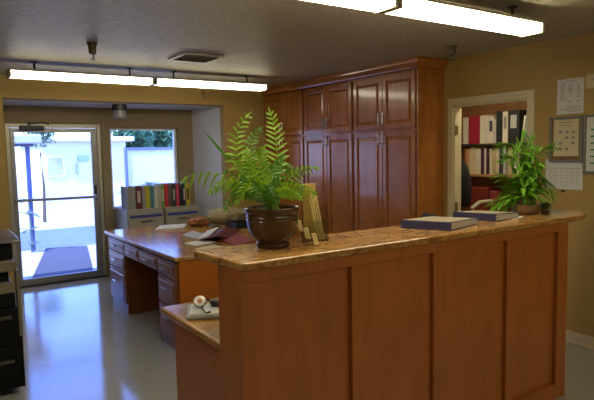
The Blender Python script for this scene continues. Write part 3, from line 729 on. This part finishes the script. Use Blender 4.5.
def frond(p0, p1, p2, n, L, w, mat, droop=.25, t0=.28, name='frond', rng=rp, up=Vector((0, 0, 1)), spread=.9, parent=None):
    mb = MB(); pts = [bez(p0, p1, p2, i/14) for i in range(15)]
    mb.tube(pts, .0032, .0010, 6)
    for i in range(n):
        t = t0+(1-t0)*i/(n-1)
        p = bez(p0, p1, p2, t); d = (bez(p0, p1, p2, min(1, t+.02))-bez(p0, p1, p2, t-.02)).normalized()
        side = d.cross(FW*.55+up*.25+RT*.05)
        if side.length < .2: side = d.cross(Vector((.3, .9, .2)))
        side.normalize()
        q_ = (t-t0)/(1-t0); k = min(1, .55+1.8*q_)*(1-.62*q_**1.6)
        for s in (-1, 1):
            dd = side*s*spread + d*(.55+.5*(t-t0)) + Vector((rng.uniform(-.12, .12), rng.uniform(-.12, .12), rng.uniform(-.08, .08)))
            mb.leaf(p, dd, FW*-1+up*.4, L*k*rng.uniform(.85, 1.08), w*(.6+.4*k), droop, 4)
    mb.leaf(p2-(p2-p1)*.03, p2-p1, FW*-1+up*.3, L*.6, w*.8, droop*.5, 4)
    return mb.build(name, mat, parent or pt)
def base(): 
    a = rp.uniform(0, 2*PI); r = rp.uniform(0, .045); return Vector((PX+r*math.cos(a), PY+r*math.sin(a), ZT+.16))
#          mid px      tip px     depth offs mid, tip   n  leafL  mat droop
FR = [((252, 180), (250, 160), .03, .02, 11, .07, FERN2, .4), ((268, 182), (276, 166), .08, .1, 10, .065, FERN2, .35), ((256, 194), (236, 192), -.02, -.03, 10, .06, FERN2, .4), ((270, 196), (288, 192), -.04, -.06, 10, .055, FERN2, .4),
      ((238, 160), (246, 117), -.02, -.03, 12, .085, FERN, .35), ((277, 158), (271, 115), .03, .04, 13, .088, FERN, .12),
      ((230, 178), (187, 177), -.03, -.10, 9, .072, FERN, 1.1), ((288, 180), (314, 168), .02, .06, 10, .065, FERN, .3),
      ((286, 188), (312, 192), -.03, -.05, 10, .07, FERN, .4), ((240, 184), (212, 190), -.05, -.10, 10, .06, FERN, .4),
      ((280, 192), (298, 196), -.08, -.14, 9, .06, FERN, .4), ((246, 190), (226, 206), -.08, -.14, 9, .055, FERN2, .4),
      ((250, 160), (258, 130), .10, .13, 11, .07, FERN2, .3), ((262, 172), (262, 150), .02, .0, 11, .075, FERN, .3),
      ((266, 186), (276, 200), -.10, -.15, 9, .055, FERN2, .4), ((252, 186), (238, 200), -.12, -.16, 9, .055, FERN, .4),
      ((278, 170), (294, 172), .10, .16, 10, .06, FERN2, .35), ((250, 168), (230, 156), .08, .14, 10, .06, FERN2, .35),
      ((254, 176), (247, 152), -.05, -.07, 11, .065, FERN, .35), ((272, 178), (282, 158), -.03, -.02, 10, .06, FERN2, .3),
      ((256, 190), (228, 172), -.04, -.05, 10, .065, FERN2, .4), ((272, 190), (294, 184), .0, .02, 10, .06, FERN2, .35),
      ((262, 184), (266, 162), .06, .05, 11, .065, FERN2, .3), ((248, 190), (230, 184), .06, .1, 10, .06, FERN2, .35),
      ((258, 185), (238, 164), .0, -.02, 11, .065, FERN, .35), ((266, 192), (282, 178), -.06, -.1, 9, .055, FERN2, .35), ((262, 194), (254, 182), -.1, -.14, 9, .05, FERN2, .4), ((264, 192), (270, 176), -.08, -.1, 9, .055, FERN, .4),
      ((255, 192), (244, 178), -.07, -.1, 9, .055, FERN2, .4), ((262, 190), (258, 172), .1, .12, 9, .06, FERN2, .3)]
for (m, tpx, dm, dt, n, L, mt, dr) in FR:
    b0 = base(); t2 = at(*tpx, DP+dt); m_ = at(*m, DP+dm)
    p1 = m_*2 - (b0+t2)/2          # bezier passes through m at t=.5
    frond(b0, p1, t2, n, L, .0135, mt, dr)
b0 = base(); mb = MB(); pts = [b0.lerp(at(203, 130, DP+.02), i/8) for i in range(9)]; mb.tube(pts, .003, .0015, 6).leaf(pts[5], pts[8]-pts[5], -FW, (pts[8]-pts[5]).length, .012, 0, 5, .8)
mb.build('unopened_frond', FERN2, pt)

# ------------------------------------------------------------------ acrylic leaflet holder and cards
hc = on(2, ZT, 315, 241.5); HO = Vector((hc.x+.035, hc.y+.045, ZT))
hd = thing('leaflet_holder', 'clear acrylic leaflet holder beside the brown palm pot', 'leaflet holder', tuple(HO))
u = Vector((.80, -.60, 0)); w_ = Vector((.60, .80, 0))   # u along its front, w_ towards the back
def ob(mb, o, u0, u1, w0, w1, z0, z1, lean=0, tilt=0):
    o = Vector(o); q = []
    for z, l, k in ((z0, 0, 0), (z1, lean, tilt)):
        q.append([o+u*(a+k)+w_*(b+l)+Vector((0, 0, z)) for a, b in ((u0, w0), (u1, w0), (u1, w1), (u0, w1))])
    return mb.loft(q)
ob(MB(), HO, -.065, .065, -.045, .045, .0006, .004).build('base', ACRY, hd)
ob(MB(), HO, -.065, .065, .042, .045, .004, .17).build('back_plate', ACRY, hd)
ob(MB(), HO, -.065, .065, -.045, -.042, .004, .10).build('front_plate', ACRY, hd)
for a in (-.065, .062): ob(MB(), HO, a, a+.003, -.042, .042, .004, .14).build('side_plate', ACRY, hd)
tag(ob(MB(), HO, -.058, .004, .010, .036, .0045, .277).build('leaflet_stack', YELP2, None, .001), 'upright stack of buff leaflets in the acrylic holder behind the palm pot', 'leaflets')
mb = MB()
for k in range(4): ob(mb, HO, .010+k*.010, .0165+k*.010, -.034+k*.004, -.006+k*.004, .0045, .232-k*.006, 0, -.042+k*.002)
tag(mb.build('leaflet_stack', YELP, None, .0008), 'stack of pale yellow leaflets leaning in the acrylic holder', 'leaflets')
cdx = on(2, ZT, 309, 244)
kd = thing('card_holder', 'small stepped clear holder of three card packs by the palm pot', 'card holder', (cdx.x, cdx.y, ZT))
for k, (px, py, z, l) in enumerate(((316.5, 246.5, .010, 'nearest pack of pale yellow cards in the stepped holder'), (308.5, 245, .030, 'middle pack of pale yellow cards in the stepped holder'), (301.5, 243, .058, 'pack of pale yellow cards against the palm pot, highest of three'))):
    s_ = on(2, ZT, px, py); o = Vector((s_.x, s_.y, ZT))
    ob(MB(), o, -.020, .022, -.008, .008, .0006, z).build('step', ACRY, kd)
    tag(ob(MB(), o, -.010, .010, -.014, .002, z+.0005, z+.050, .010, -.012).build('card_pack', YELP, None, .001), l, 'cards', 'card packs by the palm pot')

# ------------------------------------------------------------------ navy ring binders lying on the bar
def flat_binder(A_, B_, D_, label):
    """A_-B_ spine edge on the bar, D_ from A_ across the cover"""
    A_, B_, D_ = [Vector((p[0], p[1], ZT+.0006)) for p in (A_, B_, D_)]; E2 = B_+(D_-A_); h = .042
    ctr = (A_+B_+D_+E2)/4
    t = thing('ring_binder', label, 'binder', (ctr.x, ctr.y, ZT), 'navy ring binders on the bar top')
    up = Vector((0, 0, 1)); s = (D_-A_).normalized(); e = (B_-A_).normalized()
    def slab(a, b, c, d, z0, z1): return [[p+up*z0 for p in (a, b, c, d)], [p+up*z1 for p in (a, b, c, d)]]
    MB().loft(slab(A_, B_, E2, D_, 0, .003)).build('back_cover', NAVY, t, .001)
    MB().loft(slab(A_, B_, B_+s*.004, A_+s*.004, .003, h)).build('spine', NAVY, t, .001)
    lo = [A_+up*h, B_+up*h, E2+up*(h-.012), D_+up*(h-.012)]
    MB().loft([lo, [p+up*.003 for p in lo]]).build('front_cover', NAVY, t, .001)
    pa = [A_+s*.02+e*.006, B_+s*.02-e*.006, E2-s*.012-e*.006, D_-s*.012+e*.006]
    MB().loft([[p+up*.0035 for p in pa], [p+up*z for p, z in zip(pa, (h-.003, h-.003, h-.014, h-.014))]]).build('pages', PAPER, t)
    k = lambda a, b, z: A_+s*a+e*b+up*z
    W, H = (D_-A_).length, (B_-A_).length
    pa = [k(.012, .012, h+.0035-.0004), k(.012, H-.012, h+.0031), k(W-.02, H-.012, h+.0035-.0115), k(W-.02, .012, h+.0035-.0115)]
    MB().loft([pa, [p+up*.0008 for p in pa]]).build('cover_sheet', plain('beige_sheet', (.42, .36, .26), .5, var=.08), t)
flat_binder((2.210, 2.255), (2.323, 1.996), (2.544, 2.338), 'navy ring binder lying nearer the palm on the bar top')
flat_binder((2.735, 2.335), (2.812, 2.080), (3.0, 2.349), 'navy ring binder lying before the bamboo plant')
sheet('paper', [(511, 219.5), (520, 218.5), (524, 216.5), (516, 217)], ZT+.0006, .003, PAPER, 'small white leaflet on the bar top beside the bamboo bowl', 'paper')
g = on(1, 2.52, 430.5, 216)
dl = thing('desk_lamp', 'black rounded lamp head peeking over the bar top behind the nearer navy binder', 'lamp', (g.x, 2.62, .76))
lx = g.x; LZ = g.z
MB().lathe([(0, 0), (.07, 0), (.07, .012), (.02, .022), (0, .022)], (lx, 2.62, .7605), 24).build('base', BLACK, dl, smooth=True)
MB().tube([(lx, 2.62, .775), (lx, 2.64, .95), (lx+.005, 2.60, LZ-.01), (lx, 2.55, LZ+.02)], .008).build('stem', BLACK, dl, smooth=True)
MB().loft([[Vector((lx+r*1.0*math.cos(2*PI*k/24), 2.52+r*.8*math.sin(2*PI*k/24), LZ+z)) for k in range(24)] for r, z in ((.062, -.03), (.066, -.018), (.06, -.002), (.036, .010), (.006, .013))]).build('lamp_shade', BLACK, dl, smooth=True)

# ------------------------------------------------------------------ bamboo bowl and succulent
bp = on(2, ZT, 529, 213.5); bxp, byp = bp.x, 2.22
bb = thing('bamboo_plant', 'bushy green bamboo plant in a brown ribbed bowl on the bar end', 'plant', (bxp, byp, ZT))
BOWL = plain('brown_wicker', (.22, .13, .065), .35, var=.4, scale=60, bmp=.6, coat=.3)
MB().lathe([(0, .001), (.072, .001), (.082, .008), (.088, .03), (.09, .05), (.092, .062), (.088, .064), (.084, .055), (.08, .045), (0, .045)], (bxp, byp, ZT), 36).build('bowl', BOWL, bb, smooth=True)
MB().lathe([(0, .058), (.05, .056), (.083, .048), (0, .044)], (bxp, byp, ZT), 24).build('gravel', plain('pale_gravel', (.40, .34, .22), .9, var=.4, scale=120, bmp=1), bb)
rb = random.Random(5); DB = (Vector((bxp, byp, ZT+.2))-CAM).dot(FW)
ST = [(522, 136, .02), (517, 150, -.05), (530, 140, .05), (536, 152, 0), (526, 158, -.06), (512, 165, .02), (541, 168, .04), (520, 172, -.08), (534, 176, -.07), (528, 146, .09), (524, 185, -.1), (515, 185, .06), (538, 188, .0), (520, 144, .0), (532, 152, -.03), (525, 168, -.04), (516, 158, -.02), (537, 162, -.03), (529, 184, -.08)]
for px, py, dd in ST:
    top = at(px, py, DB+dd); b0 = Vector((bxp+rb.uniform(-.05, .05), byp+rb.uniform(-.05, .05), ZT+.05))
    sm = MB().tube([b0, b0.lerp(top, .5)+Vector((0, 0, .02)), top-Vector((0, 0, .02))], .0055, .003, 7).build('stem', STEMG, bb)
    mb = MB(); n = 17
    for i in range(n):
        t = .25+.75*i/n; a = rb.uniform(0, 2*PI); p = b0.lerp(top, t)
        mb.leaf(p, Vector((math.cos(a), math.sin(a), rb.uniform(.0, .75))), Vector((0, 0, 1)), rb.uniform(.075, .13), rb.uniform(.02, .032), rb.uniform(.25, .7), 4)
    for k in range(3): mb.leaf(top-Vector((0, 0, .02)), Vector((rb.uniform(-.5, .5), rb.uniform(-.5, .5), 1)), Vector((1, 0, 0)), .08, .016, .05, 4)
    mb.build('leaves', BAM, sm)
for px0, py0, px1, py1, dd in ((524, 190, 498, 176, .02), (522, 195, 494, 206, -.02), (530, 160, 552, 147, .03), (522, 150, 499, 147, .05), (528, 195, 505, 208, -.05), (536, 175, 550, 190, 0), (520, 165, 505, 158, -.03), (520, 190, 506, 190, .05)):
    p0_, p2_ = at(px0, py0, DB), at(px1, py1, DB+dd); p1_ = (p0_+p2_)/2+Vector((0, 0, .04)); mb = MB()
    mb.tube([bez(p0_, p1_, p2_, i/6) for i in range(7)], .002, .001, 5)
    for i in range(9):
        t = .25+.75*i/8; p = bez(p0_, p1_, p2_, t)
        for s in (-1, 1): mb.leaf(p, (p2_-p0_).normalized()+Vector((0, 0, .5*s))+FW*rb.uniform(-.5, .5), Vector((0, 0, 1)), rb.uniform(.06, .10), .02, .35, 4)
    mb.build('leafy_branch', BAM, bb)
g = on(2, ZT, 541, 213)
sc_ = thing('succulent', 'tiny grey green succulent beside the bamboo bowl', 'plant', (g.x, g.y-.02, ZT))
gx, gy = g.x, g.y-.03
MB().lathe([(0, .001), (.024, .001), (.030, .014), (.026, .015), (.024, .010), (0, .010)], (gx, gy, ZT), 20).build('pot', plain('dark_clay', (.05, .03, .02), .5), sc_, smooth=True)
mb = MB()
for k in range(34):
    a = k*2.4; mb.leaf(Vector((gx+.012*math.cos(a), gy+.012*math.sin(a), ZT+.012+.0012*k)), Vector((math.cos(a), math.sin(a), .1+.04*k)), Vector((0, 0, 1)), .060-.0005*k, .026, .15, 4)
mb.build('leaves', SUCC, sc_)

# ------------------------------------------------------------------ notices on the right wall
XN = XW+.0004
def notice(name, y0, y1, z0, z1, mat, label, lines, group=None, frame=None, fw=.03, x=XN, ink=GREYINK, board=None, cols=1):
    c = ((y0+y1)/2, (z0+z1)/2); t = thing(name, label, 'notice', (x, c[0], z0), group)
    xx = x
    if frame:
        MB().box(x-.018, x, y0, y0+fw, z0, z1).box(x-.018, x, y1-fw, y1, z0, z1).box(x-.018, x, y0+fw, y1-fw, z0, z0+fw).box(x-.018, x, y0+fw, y1-fw, z1-fw, z1).build('frame', frame, t, .003)
        MB().box(x-.006, x, y0+fw, y1-fw, z0+fw, z1-fw).build('board', board, t)
        xx = x-.0062; return t, xx
    MB().box(xx-.0015, xx, y0, y1, z0, z1).build('sheet', mat, t)
    mk = MB(); rn = random.Random(int(y0*1000))
    for (ya, yb, za, zb) in lines: mk.box(xx-.0021, xx-.0016, y0+ya*(y1-y0), y0+yb*(y1-y0), z0+za*(z1-z0), z0+zb*(z1-z0))
    mk.build('print', ink, t)
    return t, xx-.002
GLN = 'notices on the wall right of the doorway'
rn = random.Random(2)
def table_lines():
    L = [(.28, .68, .93, .945)]
    for r in range(9):
        z = .84-r*.062
        for ya, yb in ((.12, .28), (.40, .60), (.70, .90)):
            if rn.random() < .85: L.append((ya+rn.uniform(0, .03), yb-rn.uniform(0, .05), z, z+.02))
    for r in range(3): L.append((.08, .5+rn.uniform(0, .4), .07+r*.06, .085+r*.06))
    return L
notice('notice', 2.410, 2.632, 1.862, 2.140, PAPER, 'white printed list pinned above the framed cream certificate', table_lines(), GLN)
notice('notice', 2.17, 2.396, 2.047, 2.155, CREAMP, 'cream sheet cut off by the top right edge of the photo', [(.1, .7, .3, .35), (.1, .8, .6, .65)], GLN)
GF = plain('grey_frame_metal', (.20, .19, .17), .5, .2)
t, xx = notice('notice_board', 2.405, 2.688, 1.475, 1.842, None, 'grey framed cork board holding a cream certificate', [], GLN, GF, .022, board=plain('cork', (.22, .11, .045), .9, var=.25, scale=80))
cl = [(.25, .75, .90, .92), (.3, .7, .82, .835)]
for r in range(4):
    for c_ in range(3):
        if (r+c_) % 4 != 3: cl.append((.15+c_*.25, .27+c_*.25, .62-r*.15, .68-r*.15))
notice('certificate', 2.440, 2.652, 1.525, 1.822, CREAMP, 'cream certificate in the grey framed cork board', cl, None, x=xx)
t, xx = notice('notice_board', 2.08, 2.400, 1.385, 1.845, None, 'grey framed white board cut off by the right edge of the photo', [], GLN, GF, .022, board=WALU)
notice('notice', 2.12, 2.372, 1.415, 1.815, PAPER, 'white notice with green marks in the right hand frame', [(.72, .9, .12+i*.13, .15+i*.13) for i in range(6)], None, x=xx, ink=GREENINK)
cal = [(.05, .95, .70, .712)]
for r in range(5): cal.append((.06, .94, .12+r*.115, .125+r*.115))
for c_ in range(6): cal.append((.14+c_*.14, .146+c_*.14, .12, .70))
t, xx = notice('calendar', 2.404, 2.722, 1.256, 1.498, PAPER, 'white wall calendar sheet hanging below the framed cork board', cal, GLN)
MB().box(XN-.012, XN-.002, 2.545, 2.595, 1.482, 1.505).build('clip', DMET, t, .003)
t = thing('paper_clip_rail', 'small clip and paper strip on the wall under the calendar', 'clip', (XN, 2.5, 1.22))
MB().box(XN-.0015, XN, 2.42, 2.60, 1.222, 1.245).build('strip', plain('tan_strip', (.42, .28, .10), .8), t)
MB().box(XN-.01, XN-.002, 2.545, 2.575, 1.232, 1.25).build('clip', DMET, t, .002)

# ------------------------------------------------------------------ photocopier at the left edge
cpx, cpy = .47, 4.06
DK2 = plain('grey_handle', (.05, .045, .04), .4)
cp_ = thing('photocopier', 'dark floor standing photocopier cut off by the left edge of the photo', 'photocopier', (.15, 4.35, 0))
DK = plain('charcoal_plastic', (.006, .006, .007), .6, spec=.15); TP = plain('taupe_plastic', (.17, .145, .10), .5); LID = plain('grey_lid', (.13, .13, .16), .2)
MB().box(-.20, .46, 4.10, 4.68, .05, .34).build('paper_drawer', DK, cp_, .008)
MB().box(-.20, .46, 4.10, 4.68, .345, .60).build('paper_drawer', DK, cp_, .008)
for z in (.24, .54): MB().box(-.10, .42, 4.085, 4.0995, z-.012, z+.012).build('drawer_handle', DK2, cp_, .004)
MB().box(-.20, .45, 4.11, 4.68, .605, .70).build('body', DK, cp_, .01)
MB().box(-.20, .44, 4.095, 4.68, .705, .775).build('front_cover', TP, cp_, .006)
MB().box(-.20, .42, 4.13, 4.68, .78, .845).build('output_slot', DK, cp_, .004)
MB().box(-.20, .465, 4.075, 4.68, .85, .925).build('control_deck', TP, cp_, .012)
MB().box(-.20, .45, 4.10, 4.68, .93, 1.035).build('scanner_housing', DK, cp_, .01)
MB().loft([[Vector((x, y, z)) for y, z in ((4.06, 1.04), (4.055, 1.05), (4.10, 1.062), (4.30, 1.070), (4.66, 1.070), (4.68, 1.04))] for x in (-.22, .492)]).build('lid', LID, cp_, .010, smooth=True)
MB().box(.461, .482, 4.10, 4.18, .40, .848).build('corner_post', TP, cp_, .004)
MB().box(.461, .478, 4.10, 4.30, .05, .395).build('side_foot', DK, cp_, .004)
for x in (-.12, .38):
    for y in (4.16, 4.6): MB().cyl((x-.015, y, .025), (x+.015, y, .025), .025, n=14).box(x-.02, x+.02, y-.02, y+.02, .03, .052).build('castor', BLACK, cp_)

for k in kids(cp_):
    for v_ in k.data.vertices: v_.co.x += .022; v_.co.z -= .0

# ------------------------------------------------------------------ daylight
W = bpy.data.worlds.new('sky'); bpy.context.scene.world = W; W.use_nodes = True; nt = W.node_tree
bg = nt.nodes['Background']; sk = nt.nodes.new('ShaderNodeTexSky')
sk.sky_type = 'NISHITA'; sk.sun_disc = False; sk.sun_elevation = math.radians(48); sk.sun_rotation = math.radians(150); sk.air_density = 1.2; sk.dust_density = .6; sk.ozone_density = 2.5
tint = nt.nodes.new('ShaderNodeMix'); tint.data_type = 'RGBA'; tint.blend_type = 'MULTIPLY'; tint.inputs['Factor'].default_value = 1
tint.inputs[7].default_value = (.50, .62, 1.32, 1)      # cool white balance of the daylight
lk(nt, sk.outputs[0], tint.inputs[6]); lk(nt, tint.outputs[2], bg.inputs['Color']); bg.inputs['Strength'].default_value = .92
sl = bpy.data.lights.new('sun', 'SUN'); sl.energy = 9.5; sl.color = (.80, .85, 1.0); sl.angle = .01
so = bpy.data.objects.new('sun', sl); C.objects.link(so)
so.rotation_euler = Vector((.68, .16, -.70)).to_track_quat('-Z', 'Y').to_euler(); so.location = (0, 0, 20)

# ------------------------------------------------------------------ view
s = bpy.context.scene
s.view_settings.view_transform = 'Standard'; s.view_settings.look = 'None'; s.view_settings.gamma = 1; s.view_settings.use_curve_mapping = False
s.view_settings.exposure = 0
s.cycles.use_denoising = True
s.cycles.max_bounces = 10; s.cycles.diffuse_bounces = 6; s.cycles.transparent_max_bounces = 16
s.cycles.sample_clamp_indirect = 6
